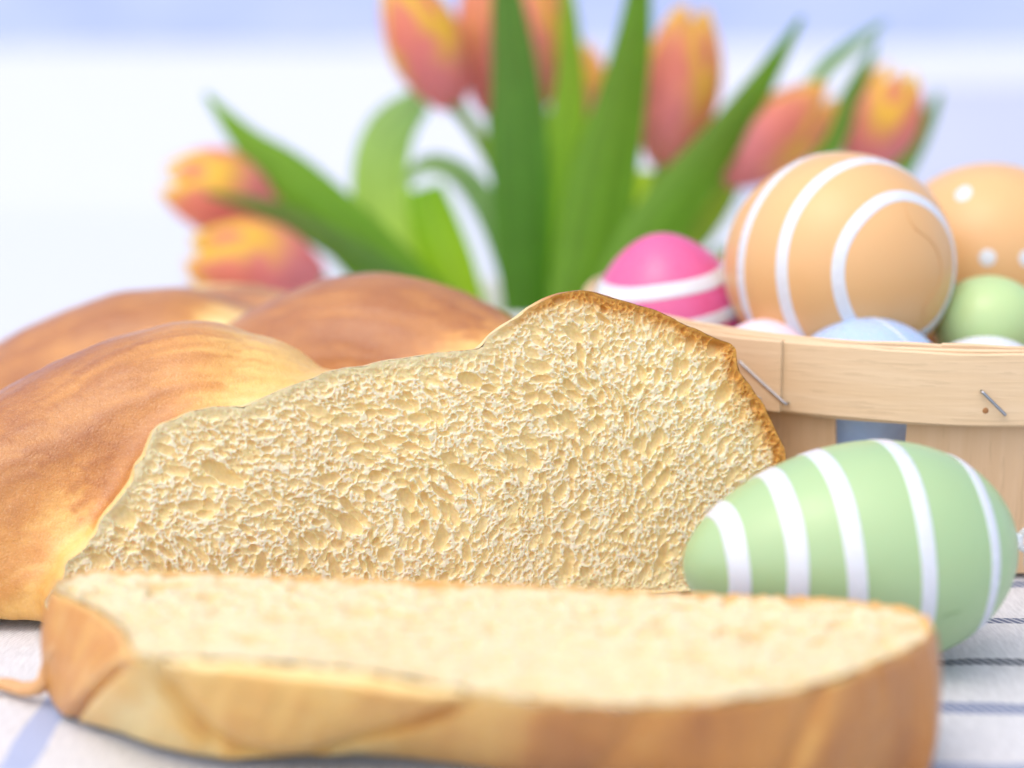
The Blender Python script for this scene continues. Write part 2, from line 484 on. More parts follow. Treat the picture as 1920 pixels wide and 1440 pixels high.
def strand_field(w, pts, ang=None):
    best = np.full(len(w), 1e9, np.float32); tt = np.zeros(len(w), np.float32)
    if ang is not None: ang[:] = 0
    pts = resample(catmull(pts, 4), 14)
    sw = np.full(len(w), 1e-12); st = np.zeros(len(w))
    for i in range(len(pts) - 1):
        a, b = pts[i, :3], pts[i + 1, :3]
        ab = b - a
        t = np.clip(((w - a) @ ab) / (ab @ ab), 0, 1)
        r = pts[i, 3] + (pts[i + 1, 3] - pts[i, 3]) * t
        d = np.sqrt(((w - a - t[:, None] * ab) ** 2).sum(1)) - r
        k = d < best
        best = np.minimum(best, d)
        if ang is not None:
            wt = np.exp(-np.maximum(d, -0.03) / 0.0035); sw += wt; st += wt * (i + t) / 13.0
        if ang is not None:
            c = a + t[:, None] * ab
            hp = np.array([-ab[1], ab[0]]) / np.hypot(ab[0], ab[1])
            th = np.arctan2(w[:, 2] - c[:, 2], (w[:, 0] - c[:, 0]) * hp[0] + (w[:, 1] - c[:, 1]) * hp[1])
            ang[k] = th[k]
    return best, st / sw
def smin(a, b, k):
    h = np.clip(0.5 + 0.5 * (b - a) / k, 0, 1)
    return b + (a - b) * h - k * h * (1 - h)
def loaf_field(w):
    s, D, z = to_face(w)
    f = None
    for nm, pts in STRANDS.items():
        d, _ = strand_field(w, pts)
        f = d if f is None else smin(f, d, 0.0022 if not nm.startswith('core') else 0.004)
    wgt = sstep(0.0, 0.020, D)
    pl = np.zeros(len(w)); k = D < 0.0201
    if k.any(): pl[k] = poly_sdf((s + SHEAR * D)[k], z[k], FACE_C)
    g = (1 - wgt) * pl + wgt * np.maximum(f, -0.02)
    return np.maximum(g, -(z - 0.0006))

def surface_nets(F, h, org):
    nx, ny, nz = F.shape
    S = F < 0
    cnt = np.zeros((nx - 1, ny - 1, nz - 1)); acc = np.zeros((nx - 1, ny - 1, nz - 1, 3))
    for ax in range(3):
        for a in (0, 1):
            for b in (0, 1):
                o = [0, 0, 0]; oth = [k for k in range(3) if k != ax]
                o[oth[0]], o[oth[1]] = a, b
                s0 = tuple(slice(o[k], o[k] + F.shape[k] - 1) for k in range(3))
                o2 = list(o); o2[ax] = 1
                s1 = tuple(slice(o2[k], o2[k] + F.shape[k] - 1) for k in range(3))
                f0, f1 = F[s0], F[s1]
                m = (f0 < 0) != (f1 < 0)
                t = np.where(m, f0 / np.where(m, f0 - f1, 1), 0)
                for k in range(3):
                    acc[..., k] += m * (t if k == ax else o[k])
                cnt += m
    act = cnt > 0
    idx = -np.ones(act.shape, np.int64); idx[act] = np.arange(act.sum())
    ijk = np.argwhere(act)
    V = (ijk + acc[act] / cnt[act][:, None]) * h + np.array(org)
    faces = []
    for ax in range(3):
        u, v = [(1, 2), (2, 0), (0, 1)][ax]
        sl0 = [slice(1, -1)] * 3; sl0[ax] = slice(0, -1)
        sl1 = [slice(1, -1)] * 3; sl1[ax] = slice(1, None)
        A, B = S[tuple(sl0)], S[tuple(sl1)]
        e = np.argwhere(A != B); flip = A[A != B]
        e[:, u] += 1; e[:, v] += 1
        def I(du, dv):
            q = e.copy(); q[:, u] -= du; q[:, v] -= dv
            return idx[q[:, 0], q[:, 1], q[:, 2]]
        qd = np.stack([I(1, 1), I(0, 1), I(0, 0), I(1, 0)], 1)
        qd[~flip] = qd[~flip][:, ::-1]
        faces.append(qd)
    Fc = np.concatenate(faces)
    return V, Fc[(Fc >= 0).all(1)]

H = 0.00115
sg, dg, zg = np.arange(-0.125, 0.150, H), np.arange(-2 * H, 0.235, H), np.arange(-2 * H, 0.064, H)
SG, DG, ZG = np.meshgrid(sg, dg, zg, indexing='ij')
WX, WY = PL[0] + SG * E[0] + DG * Nb[0], PL[1] + SG * E[1] + DG * Nb[1]
Wp = np.stack([WX.ravel(), WY.ravel(), ZG.ravel()], 1).astype(np.float32)
FF = np.empty(len(Wp), np.float32)
for i in range(0, len(Wp), 400000):
    FF[i:i + 400000] = loaf_field(Wp[i:i + 400000].astype(float))
V, Fc = surface_nets(FF.reshape(SG.shape).astype(float), H, (sg[0], dg[0], zg[0]))
keep = (V[Fc][:, :, 1] > 0).any(1)
Fc = Fc[keep]
V[:, 1] = np.maximum(V[:, 1], 0.0)
used = np.unique(Fc); rem = -np.ones(len(V), np.int64); rem[used] = np.arange(len(used)); V = V[used]; Fc = rem[Fc]
flat = (V[Fc][:, :, 1] <= 1e-7).all(1); Fc = Fc[~flat]
used = np.unique(Fc); rem = -np.ones(len(V), np.int64); rem[used] = np.arange(len(used)); V = V[used]; Fc = rem[Fc]
# light smoothing of everything but the cut edge
ed = np.vstack([Fc[:, [0, 1]], Fc[:, [1, 2]], Fc[:, [2, 3]], Fc[:, [3, 0]]])
deg = np.bincount(ed.ravel(), minlength=len(V))[:, None]
rim = V[:, 1] < 1e-6
for it in range(4):
    a = np.zeros_like(V)
    for k in range(3):
        a[:, k] = np.bincount(ed[:, 0], V[ed[:, 1], k], len(V)) + np.bincount(ed[:, 1], V[ed[:, 0], k], len(V))
    nv = V + 0.5 * (a / deg - V)
    nv[rim] = V[rim]
    V = nv
LW = np.stack([PL[0] + V[:, 0] * E[0] + V[:, 1] * Nb[0], PL[1] + V[:, 0] * E[1] + V[:, 1] * Nb[1], V[:, 2]], 1)
# how deeply each spot was baked: ridges brown, the seams between strands pale
ds, ts, an = {}, {}, {}
for nm in STRANDS:
    an[nm] = np.zeros(len(LW)); ds[nm], ts[nm] = strand_field(LW, STRANDS[nm], an[nm])
MAINS = ('front', 'left', 'mid', 'hump', 'tail', 'tail2')
main = np.stack([ds[k] for k in MAINS], 1)
notail = main.copy(); notail[:, 4] += 0.02
srt = np.sort(notail, 1)
near = main.argmin(1); rows = np.arange(len(V))
tpar = np.stack([ts[k] for k in MAINS], 1)[rows, near]; angp = np.stack([an[k] for k in MAINS], 1)[rows, near]
s_, D_, z_ = V[:, 0], V[:, 1], V[:, 2]
streak = fbm(tpar * 5 + near * 5.3, angp * 9.0 + 1.2 * vnoise(tpar * 6, angp * 2, seed=30), near * 3.1, seed=31, octv=4, gain=0.65)
streak2 = fbm(tpar * 9 + near * 5.3, angp * 22.0, near * 3.1, seed=33, octv=3)
blot = fbm(LW[:, 0] * 70, LW[:, 1] * 70, LW[:, 2] * 70, seed=35, octv=3)
ridge = sstep(-0.001, 0.013, srt[:, 1] - srt[:, 0] + 0.004 * streak)
bake = ridge * (0.54 + 0.40 * sstep(0.010, 0.042, z_)) + 0.26 * streak + 0.34 * blot + 0.08 * streak2
bake = bake * (0.80 + 0.20 * sstep(-0.002, 0.012, z_ + 0.005 * blot))
seam = sstep(0.026, 0.003, D_ + 0.009 * streak) * sstep(0.020, 0.036, s_) * sstep(0.094, 0.084, s_)
seam2 = sstep(0.018, 0.002, D_ + 0.006 * streak + 0.005 * blot + 0.003 * streak2) * sstep(0.036, 0.026, s_) * sstep(-0.004, 0.004, s_) * sstep(0.048, 0.036, z_)
isf = (near == 0)
bake = bake * (1 - isf * 0.72 * sstep(0.60, 0.80, tpar + 0.06 * streak2 + 0.05 * blot))
ism = (near == 2) | (near == 3)
bake = bake * (1 - ism * 0.70 * sstep(0.040, 0.022, z_ + 0.010 * streak + 0.004 * blot) * sstep(0.075, 0.05, D_))
bake = bake * (1 - 0.92 * seam) * (1 - 0.85 * seam2)
cutk = sstep(0.085, 0.10, s_) * sstep(0.008, 0.0, D_)
bake = np.clip(bake * 0.93 * (1 - 0.4 * cutk), 0, 1)
stops = [(0.0, np.array((0.86, 0.67, 0.30))), (0.25, np.array((0.80, 0.50, 0.14))), (0.55, np.array((0.60, 0.265, 0.052))), (1.0, np.array((0.36, 0.122, 0.024)))]
def ramp_np(x, stops):
    xs = [s[0] for s in stops]
    return np.stack([np.interp(x, xs, [s[1][k] for s in stops]) for k in range(3)], 1)
LV = LW + 0.0
# wrinkles and stretch marks
nrm_off = 0.0003 * blot + 0.00032 * streak + 0.00008 * streak2
me = np_mesh('crust', LV, Fc, True, ramp_np(bake, stops))
vn = np.empty(len(LV) * 3, np.float32); me.vertices.foreach_get('normal', vn); vn = vn.reshape(-1, 3)
LV = LV + vn * (nrm_off * (~rim))[:, None]
LV[:, 2] = np.maximum(LV[:, 2], 0.0003)
me.vertices.foreach_set('co', LV.astype(np.float32).ravel()); me.update()
loaf = tag(empty('bread_loaf', (-0.02, 0.36, 0)), 'golden braided loaf with its porous cut face turned to the viewer', 'bread')
link('crust', me, M_CRUST, loaf)

# crumb of the cut face
def crumb_grid(poly, step, lo, hi):
    gx = np.arange(lo[0], hi[0], step); gy = np.arange(lo[1], hi[1], step)
    X, Y = np.meshgrid(gx, gy, indexing='ij')
    sd = np.empty(X.shape)
    fx, fy = X.ravel(), Y.ravel(); o = np.empty(len(fx))
    for i in range(0, len(fx), 200000):
        o[i:i + 200000] = poly_sdf(fx[i:i + 200000], fy[i:i + 200000], poly)
    return X, Y, o.reshape(X.shape)
STEP = 0.000125
X, Y, SDF = crumb_grid(FACE_C, STEP, (FACE_C[:, 0].min() - 0.001, 0.0003), (FACE_C[:, 0].max() + 0.001, FACE_C[:, 1].max() + 0.001))
ragged = 0.00045 * fbm(X * 600, Y * 600, seed=81, octv=3)
msk = SDF < 0.00008
def face_angle(x, y):
    a = R(90) + R(25) * np.sin(x * 55)
    top = sstep(0.30, 0.62, (y / (0.030 + 0.25 * x)))
    a = a * (1 - top) + (R(165) - R(30) * sstep(0.05, 0.11, x)) * top
    right = sstep(0.088, 0.120, x)
    return a * (1 - right) + R(60) * right
xi, yi = X[msk], Y[msk]
hh, cup = crumb_relief(xi, yi, face_angle, seed=1)
inner = -SDF[msk]
topmid = sstep(0.004, 0.012, xi) * sstep(0.092, 0.080, xi) * sstep(0.012, 0.02, yi)
crust_w = 0.0009 + 0.0006 * topmid + 0.0018 * sstep(0.080, 0.100, xi) + 0.0004 * fbm(xi * 200, yi * 200, seed=88)
rimk = sstep(0.0, 1.0, inner / (0.0010 + 0.0019 * topmid * (0.6 + 0.5 * vnoise(xi * 300, yi * 300, seed=97))))
hh = hh * (0.12 + 0.88 * rimk) - 0.00015 * (1 - rimk)
big_tone = fbm(xi * 45, yi * 45, seed=90, octv=3)
dark_crust = sstep(0.074, 0.092, xi) * sstep(0.008, 0.020, yi)                       # the brown crust sits on the right-hand hump
cr = sstep(1.25, 0.45, inner / crust_w + 0.35 * fbm(xi * 700, yi * 700, seed=92, octv=2))
cr2 = sstep(2.6, 0.8, inner / crust_w + 0.8 * fbm(xi * 500, yi * 500, seed=93, octv=2)) * 0.55
pore_tint = sstep(0.00005, 0.0005, cup)[:, None]                  # yellow hole lining with light glow put into its colour, pale torn walls between
cb = (np.array((0.97, 0.85, 0.59)) * (1 - pore_tint) + np.array((0.95, 0.75, 0.37)) * pore_tint) * (1 + 0.05 * big_tone[:, None])
ctop = np.array((0.95, 0.80, 0.46)); cbrown = np.array((0.70, 0.34, 0.075)); cgold = np.array((0.84, 0.52, 0.16))
k1 = (cr * dark_crust)[:, None]; k2 = (cr2 * dark_crust)[:, None]; k3 = (cr2 * 1.5 * (1 - dark_crust)).clip(0, 1)[:, None]
cc = cb * (1 - k3) + ctop * k3
cc = cc * (1 - k2) + cgold * k2
cc = cc * (1 - k1) + cbrown * k1
D0 = hh - 0.0002
CW = np.stack([PL[0] + xi * E[0] + D0 * Nb[0], PL[1] + xi * E[1] + D0 * Nb[1], yi], 1)
idx = -np.ones(msk.shape, np.int64); idx[msk] = np.arange(msk.sum())
q = np.stack([idx[:-1, :-1], idx[1:, :-1], idx[1:, 1:], idx[:-1, 1:]], -1).reshape(-1, 4)
q = q[(q >= 0).all(1)]
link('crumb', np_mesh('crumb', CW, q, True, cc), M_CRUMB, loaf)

# ------------------------------------------------------------------ the slice lying in front
ZT = 0.020
TOP_PX = [(100, 1107), (118, 1088), (160, 1074), (230, 1071), (400, 1077), (700, 1088), (1000, 1102), (1300, 1115), (1500, 1123), (1620, 1131), (1690, 1141), (1730, 1156),
          (1747, 1176), (1735, 1200), (1690, 1226), (1600, 1264), (1500, 1294), (1400, 1312), (1300, 1322), (1150, 1327), (1050, 1322), (950, 1308),
          (850, 1292), (760, 1276), (690, 1263), (600, 1252), (480, 1242), (380, 1237), (262, 1232), (238, 1212), (225, 1180), (170, 1140)]
# inset of the foot of the slice from its top edge, per control point (metres towards the slice)
def toe(px):
    return None
top_c = np.array([list(P_z(x, y, ZT))[:2] for x, y in TOP_PX])
BOT_PX = {13: (1735, 1452), 29: (140, 1352), 30: (112, 1335), 31: (100, 1315), 0: (95, 1300), 28: (185, 1362), 27: (285, 1395), 26: (390, 1418), 25: (500, 1428), 24: (590, 1422), 23: (660, 1415), 22: (770, 1422), 21: (900, 1440), 20: (1000, 1460)}
bot_c = top_c.copy()
for k, (x, y) in BOT_PX.items(): bot_c[k] = list(P_z(x, y, 0.0006))[:2]
for k, dy in ((19, 0.018), (18, 0.012), (17, 0.008), (16, 0.006), (15, 0.004), (14, 0.002)): bot_c[k, 1] += dy
NU, NV = 520, 44
tc_ = catmull(top_c, 12, closed=True); bc_ = catmull(bot_c, 12, closed=True)
# same parameter on both rings: resample by the top ring's arc length
tcl = np.vstack([tc_, tc_[:1]]); bcl = np.vstack([bc_, bc_[:1]])
dd = np.r_[0, np.cumsum(np.linalg.norm(np.diff(tcl, axis=0), axis=1))]
tt = np.linspace(0, dd[-1], NU + 1)[:-1]
TOPR = np.stack([np.interp(tt, dd, tcl[:, k]) for k in range(2)], 1)
BOTR = np.stack([np.interp(tt, dd, bcl[:, k]) for k in range(2)], 1)
_e = 0.00035 * fbm(np.arange(NU) * 0.55, np.zeros(NU) + 0.4, seed=119, octv=3)
cpar = np.interp(tt, dd, np.arange(len(tcl)) / 12.0)        # control-point parameter 0..32
tan = np.roll(TOPR, -1, 0) - np.roll(TOPR, 1, 0); tan /= np.linalg.norm(tan, axis=1)[:, None]
area = 0.5 * np.sum(TOPR[:, 0] * np.roll(TOPR[:, 1], -1) - np.roll(TOPR[:, 0], -1) * TOPR[:, 1])
out_n = np.stack([tan[:, 1], -tan[:, 0]], 1) * (1 if area > 0 else -1)
for _ in range(6): out_n = out_n + np.roll(out_n, 1, 0) + np.roll(out_n, -1, 0); out_n /= np.linalg.norm(out_n, axis=1)[:, None]
TOPR = TOPR + out_n * _e[:, None]
vv = np.linspace(0, 1, NV)
U, Vv = np.meshgrid(cpar, vv, indexing='ij')
wallx = TOPR[:, None, :] * (1 - Vv)[..., None] + BOTR[:, None, :] * Vv[..., None]
off = 0.0016 * np.sin(math.pi * Vv) ** 0.7
# strands seen on the crust side: an upper tongue over a recess, and a crease at the left
uc, uw = 24.6, 2.9                                            # tongue centre (control points) and half width
tong_b = 0.92 - 0.80 * ((U - uc) / uw) ** 2                   # lower border of the tongue
ins = sstep(-0.02, 0.14, tong_b - Vv) * (np.abs(U - uc) < uw)
off += 0.0034 * ins * np.sqrt(np.clip(tong_b - Vv, 0, 1)) 
rec = np.exp(-((Vv - tong_b - 0.05) / 0.10) ** 2) * sstep(uw + 0.3, uw - 0.3, np.abs(U - uc))
off -= 0.0022 * rec
cre = np.exp(-(((U - (28.2 + 1.0 * Vv)) / 0.22) ** 2)); off -= 0.0022 * cre * sstep(0.05, 0.25, Vv)
cre2 = np.exp(-(((U - (15.6 + 1.0 * Vv)) / 0.20) ** 2)); off -= 0.0009 * cre2
cre3 = np.exp(-(((U - (18.6 + 0.8 * Vv)) / 0.16) ** 2)); off -= 0.0006 * cre3
bl = fbm(wallx[..., 0] * 90, wallx[..., 1] * 90, Vv * 2.0, seed=120, octv=3)
stk = fbm(U * 3.0 + Vv * 1.2, Vv * 1.2, seed=121, octv=3)
off += 0.0004 * bl + 0.0003 * stk
off *= sstep(0, 0.03, Vv) * 0.9 + 0.1
wall = np.concatenate([wallx + out_n[:, None, :] * off[..., None], (ZT - (ZT - 0.0006) * Vv)[..., None]], -1)
wall[..., 2] += 0.00025 * fbm(U * 6, U * 0 + 2.2, seed=122, octv=3) * (1 - Vv)
bk = np.full(U.shape, 0.74)
bk = bk * (1 - 0.62 * sstep(19.8, 21.2, U) * sstep(29.5, 27.8, U))
bk = bk - 0.22 * sstep(27.5, 28.6, U) * sstep(32.5, 31.5, U)
bk += 0.24 * rec + 0.30 * cre + 0.16 * cre2 + 0.12 * stk + 0.22 * bl
bk -= 0.30 * np.exp(-(((U - 15.4 - 1.0 * Vv) / 0.30) ** 2)) + 0.2 * np.exp(-(((U - 18.3 - 0.8 * Vv) / 0.3) ** 2))
bk -= 0.30 * sstep(0.05, 0.0, Vv)
bk -= 0.25 * (1 - ins) * sstep(22, 23, U) * sstep(28.2, 27.4, U)
bk = np.clip(bk, 0, 1)
slice_ = tag(empty('bread_slice', (0.0, 0.245, 0.0)), 'thick pale slice of braided bread lying flat in front of the loaf', 'bread slice')
link('crust', np_mesh('crust', wall.reshape(-1, 3), grid_faces(NU, NV, True), True, ramp_np(bk.ravel(), stops)), M_CRUST, slice_)
# cut top
TP = TOPR
X, Y, SDF = crumb_grid(TP, 0.00024, TP.min(0) - 0.001, TP.max(0) + 0.001)
msk = SDF < 0.0002
xi, yi = X[msk], Y[msk]; inner = -SDF[msk]
hh, cup = crumb_relief(xi * 0.62, yi * 0.62, lambda a, b: R(20) * np.sin(a * 60) + 0 * b, seed=401, amp=1.05)
rimk = sstep(0.0, 0.0010, inner); hh *= rimk
hh -= (1 - rimk) * 0.00035 * (0.4 + vnoise(xi * 900, yi * 900, seed=415))
cr = sstep(0.0012, 0.0003, inner + 0.0004 * fbm(xi * 500, yi * 500, seed=410, octv=2))
pore_tint = sstep(0.0002, 0.0012, cup)[:, None]  # holes tinted yellower by depth, light glow inside them put into the colour
cc = (np.array((0.72, 0.62, 0.41)) * (1 - pore_tint) + np.array((0.69, 0.53, 0.27)) * pore_tint) * (1 + 0.05 * fbm(xi * 50, yi * 50, seed=411)[:, None])
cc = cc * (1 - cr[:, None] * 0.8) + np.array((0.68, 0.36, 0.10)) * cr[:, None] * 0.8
zz = ZT + 0.00015 - hh
idx = -np.ones(msk.shape, np.int64); idx[msk] = np.arange(msk.sum())
q = np.stack([idx[:-1, :-1], idx[1:, :-1], idx[1:, 1:], idx[:-1, 1:]], -1).reshape(-1, 4); q = q[(q >= 0).all(1)]
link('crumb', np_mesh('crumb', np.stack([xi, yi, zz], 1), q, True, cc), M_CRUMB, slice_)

def tube(path, rad, seg=10, cap=True):
    path = np.asarray(path, float); n = len(path)
    rad = np.full(n, rad) if np.isscalar(rad) else np.asarray(rad, float)
    tg = np.gradient(path, axis=0); tg /= np.linalg.norm(tg, axis=1)[:, None] + 1e-12
    ref = np.array([0, 0, 1.0]) if abs(tg[0, 2]) < 0.9 else np.array([1.0, 0, 0])
    vs = []
    for i in range(n):
        a = np.cross(tg[i], ref); a /= np.linalg.norm(a) + 1e-12
        b = np.cross(a, tg[i]); ref = b
        th = np.linspace(0, 2 * math.pi, seg, endpoint=False)
        vs.append(path[i] + rad[i] * (np.cos(th)[:, None] * a + np.sin(th)[:, None] * b))
    vs = np.stack(vs, 1)      # (seg, n, 3)
    return vs.reshape(-1, 3), grid_faces(seg, n, True)

# the torn shred of crust sticking out at the left of the slice
sp_ = [P_z(-40, 1292, 0.001), P_z(5, 1283, 0.0012), P_z(45, 1292, 0.0016), P_z(78, 1284, 0.0028), P_z(90, 1250, 0.006), P_z(102, 1215, 0.011), P_z(128, 1190, 0.013)]
pth = catmull([list(p) for p in sp_], 6)
v_, f_ = tube(pth, np.interp(np.linspace(0, 1, len(pth)), [0, 0.2, 0.6, 0.8, 1], [0.0008, 0.0012, 0.0013, 0.0009, 0.0003]), 8)
link('crust_shred', np_mesh('crust_shred', v_, f_, True, np.tile(np.array((0.66, 0.36, 0.14)), (len(v_), 1))), M_CRUST, slice_)

# ------------------------------------------------------------------ painted eggs
def egg_r(u, k=0.22):
    """u in -1..1 (narrow..wide end) -> relative radius"""
    return np.sqrt(np.clip(1 - u * u, 0, 1)) * (1 + k * u - 0.06 * u * u)

def make_egg(label, center, axis, half_len, radius, m, bands=(), dots=(), lines=(), group=None, k=0.2, spin=0.0, squash=0.0):
    root = tag(empty('decorated_egg', center), label, 'egg', group)
    q = Vector(axis).normalized().to_track_quat('Z', 'X')
    rot = np.array((q.to_matrix() @ Matrix.Rotation(spin, 3, 'Z')))
    c = np.array(center)
    norm = egg_r(np.linspace(-1, 1, 400), k).max()
    def surf(u, th, lift=0.0):
        r = egg_r(u, k) / norm * radius + lift
        p = np.stack([r * np.cos(th), r * np.sin(th), u * (half_len + lift)], -1)
        return p @ rot.T + c
    nth, nu = 96, 64
    uu = -np.cos(np.linspace(0, math.pi, nu))
    TH, UU = np.meshgrid(np.linspace(0, 2 * math.pi, nth, endpoint=False), uu, indexing='ij')
    link('shell', np_mesh('shell', surf(UU, TH).reshape(-1, 3), grid_faces(nth, nu, True)), m, root)
    for (a, b) in bands:
        us = np.r_[a, np.linspace(a + 0.004, b - 0.004, 9), b]
        TH, UU = np.meshgrid(np.linspace(0, 2 * math.pi, nth, endpoint=False), us, indexing='ij')
        L = np.full(UU.shape, 0.00012); L[:, 0] = L[:, -1] = -0.00005
        wob = 0.006 * np.sin(TH * 2 + a * 9) + 0.003 * np.sin(TH * 5 + a * 31)
        link('painted_band', np_mesh('painted_band', surf(np.clip(UU + wob, -1, 1), TH, L).reshape(-1, 3), grid_faces(nth, len(us), True)), M_WHITE_PAINT, root)
    GU, GT = np.meshgrid(np.linspace(-0.95, 0.95, 191), np.linspace(-math.pi, math.pi, 361), indexing='ij')
    W = surf(GU, GT); dpt = W[..., 1] * CP + (CAM_H - W[..., 2]) * SP
    def pick(px, py):                                         # the near-side surface spot seen at a photo pixel
        ex = 960 + W[..., 0] / dpt * FPX - px; ey = 720 - ((W[..., 2] - CAM_H) * CP + W[..., 1] * SP) / dpt * FPX - py
        kk = (ex ** 2 + ey ** 2 + 1e6 * (dpt > (c[1] * CP + (CAM_H - c[2]) * SP))).argmin()
        return GU.ravel()[kk], GT.ravel()[kk]
    for nm, pxs, rad, mm in lines:
        ut = [pick(*q) for q in pxs]
        pts = np.array([surf(np.array(a), np.array(b), 0.00009) for a, b in catmull(ut, 8)])
        v_, f_ = tube(pts, rad * np.interp(np.linspace(0, 1, len(pts)), [0, 0.2, 0.8, 1], [0.3, 1, 1, 0.3]), 6)
        link(nm, np_mesh(nm, v_, f_), mm, root)
    for (u0, th0, rd) in dots:
        if u0 > 1: u0, th0 = pick(u0, th0)
        nr, na = 6, 24
        RR, AA = np.meshgrid(np.linspace(0, 1, nr), np.linspace(0, 2 * math.pi, na, endpoint=False), indexing='ij')
        du = RR * rd * np.sin(AA) / half_len; dth = RR * rd * np.cos(AA) / (radius * max(0.2, float(egg_r(np.array(u0), k))))
        L = 0.00014 - 0.00022 * RR ** 6
        pts = surf(u0 + du, th0 + dth, L)
        link('painted_dot', np_mesh('painted_dot', pts.transpose(1, 0, 2).reshape(-1, 3), grid_faces(na, nr, True)), M_WHITE_PAINT, root)
    return root, surf

M_GREEN = mat_egg('green_egg_paint', (0.375, 0.525, 0.26), 0.34)
M_PALEGREEN = mat_egg('pale_green_egg_paint', (0.46, 0.62, 0.28), 0.36)
M_PEACH = mat_egg('peach_egg_paint', (0.72, 0.42, 0.175), 0.38)
M_SEAM = mat('peach_seam', (0.70, 0.405, 0.165), 0.42)
M_PINK = mat_egg('pink_egg_paint', (0.68, 0.11, 0.28), 0.30)
M_BLUE = mat_egg('blue_egg_paint', (0.42, 0.56, 0.80), 0.28)

# green egg lying in front of the basket, broad end right
gc = P(1588, 1024, 0.3085)
tipL, tipR = P(1283, 1066, 0.2985), P(1893, 1014, 0.3080)
gax = (tipR - tipL)
gc = (tipL + tipR) / 2; gc.z = max(gc.z, 0.0186)
gb = []
for xm, wpx, du in ((1381, 46, -0.10), (1493, 48, -0.17), (1604, 46, -0.24), (1733, 40, -0.25), (1846, 30, -0.18)):
    u = (xm - 1588) / 305.0 + du; gb.append((u - wpx / 840.0 , u + wpx / 840.0))
gb = [(max(a, -0.97), min(b, 0.965)) for a, b in gb]
greenegg, gsurf = make_egg('glossy light green egg with five white stripes lying on the cloth', gc, gax, gax.length / 2, 0.0191, M_GREEN, gb, lines=[('scratch', [(1766, 1158), (1780, 1152), (1793, 1147), (1803, 1146)], 0.00008, mat('scratch_green', (0.27, 0.38, 0.17), 0.5))], k=0.17)
# hanger at the broad end
d = np.array(gax.normalized()); e0 = np.array(tipR)
side = np.cross(d, [0, 0, 1.0]); side /= np.linalg.norm(side); upv = np.cross(side, d)
v_, f_ = tube([e0 - d * 0.0006, e0 + d * 0.0004, e0 + d * 0.0012, e0 + d * 0.0020], [0.0027, 0.0026, 0.0015, 0.0012], 20)
link('hanger_cap', np_mesh('hanger_cap', v_, f_), M_PLASTIC, greenegg)
ring = [e0 + d * (0.0042 - 0.0025 * math.cos(a)) + upv * 0.0022 * math.sin(a) + side * 0.0006 * math.sin(a) for a in np.linspace(0, 2 * math.pi, 28)]
v_, f_ = tube(ring, 0.0006, 8); link('hanger_loop', np_mesh('hanger_loop', v_, f_), M_PLASTIC, greenegg)
th_ = catmull([e0 + d * 0.003 - upv * 0.002, e0 + d * 0.0034 - upv * 0.006, e0 + d * 0.007 - upv * 0.012, np.array([e0[0] + 0.016, e0[1] - 0.004, 0.0012])], 8)
v_, f_ = tube(th_, 0.00025, 6); link('hanging_thread', np_mesh('hanging_thread', v_, f_), M_PLASTIC, greenegg)

# basket
BC, BR, BT = (0.0985, 0.4165), 0.0812, 0.0462
basket = tag(empty('chip_wood_basket', (BC[0], BC[1], 0)), 'round pale chip wood basket with stapled rim holding painted eggs', 'basket')
def arc_strip(r_in, r_out, z0, z1, a0, a1, n=160, wav=0.0, seed=0):
    a = np.linspace(a0, a1, n)
    prof = [(r_out, z0), (r_out, z1 - 0.0003), (r_out - 0.0003, z1), (r_in + 0.0003, z1), (r_in, z1 - 0.0003), (r_in, z0)]
    vs = []
    for (r, z) in prof:
        zz = z + wav * vnoise(a * 7, a * 0 + seed, seed=seed) * (1 if z > (z0 + z1) / 2 else 0.6)
        vs.append(np.stack([BC[0] + r * np.sin(a), BC[1] - r * np.cos(a), zz], 1))
    vs = np.stack(vs, 0)         # (6, n, 3)
    f = [tuple(x) for x in grid_faces(6, n, True)] + [tuple(k * n for k in range(6))[::-1], tuple(k * n + n - 1 for k in range(6))]
    return vs.reshape(-1, 3), f
def strip_part(name, m, *a, **k):
    v, f = arc_strip(*a, **k)
    return link(name, np_mesh(name, v, f, False), m, basket)
# angle 0 faces the viewer, positive to the right; the outer band starts at the seam left of the front
SEAM = math.asin((P(1474, 700, 0.352).x - BC[0]) / BR)
strip_part('rim_band', M_BAND_WOOD, BR - 0.0007, BR + 0.0006, BT - 0.0143, BT - 0.0004, SEAM, SEAM + 2 * math.pi * 0.99, n=220, wav=0.0003, seed=3)
strip_part('rim_band', M_BAND_WOOD, BR - 0.0020, BR - 0.0008, BT - 0.0150, BT + 0.0001, SEAM - 1.2, SEAM + 0.10 + math.pi, n=140, wav=0.0002, seed=8)
strip_part('rim_band', M_BAND_WOOD, BR + 0.0007, BR + 0.0017, BT - 0.0143, BT, SEAM - 0.75, SEAM, n=60, wav=0.0003, seed=5)
strip_part('inner_band', M_BAND_WOOD, BR - 0.0048, BR - 0.0036, BT - 0.0140, BT + 0.0004, -0.2, 2 * math.pi * 0.985, n=200, wav=0.0003, seed=11)
nst = 10
gap_l = math.asin((P(1551, 800, 0.352).x - BC[0]) / BR); gap_r = math.asin((P(1700, 800, 0.348).x - BC[0]) / BR)
pitch = 2 * math.pi / nst; gapw = gap_r - gap_l
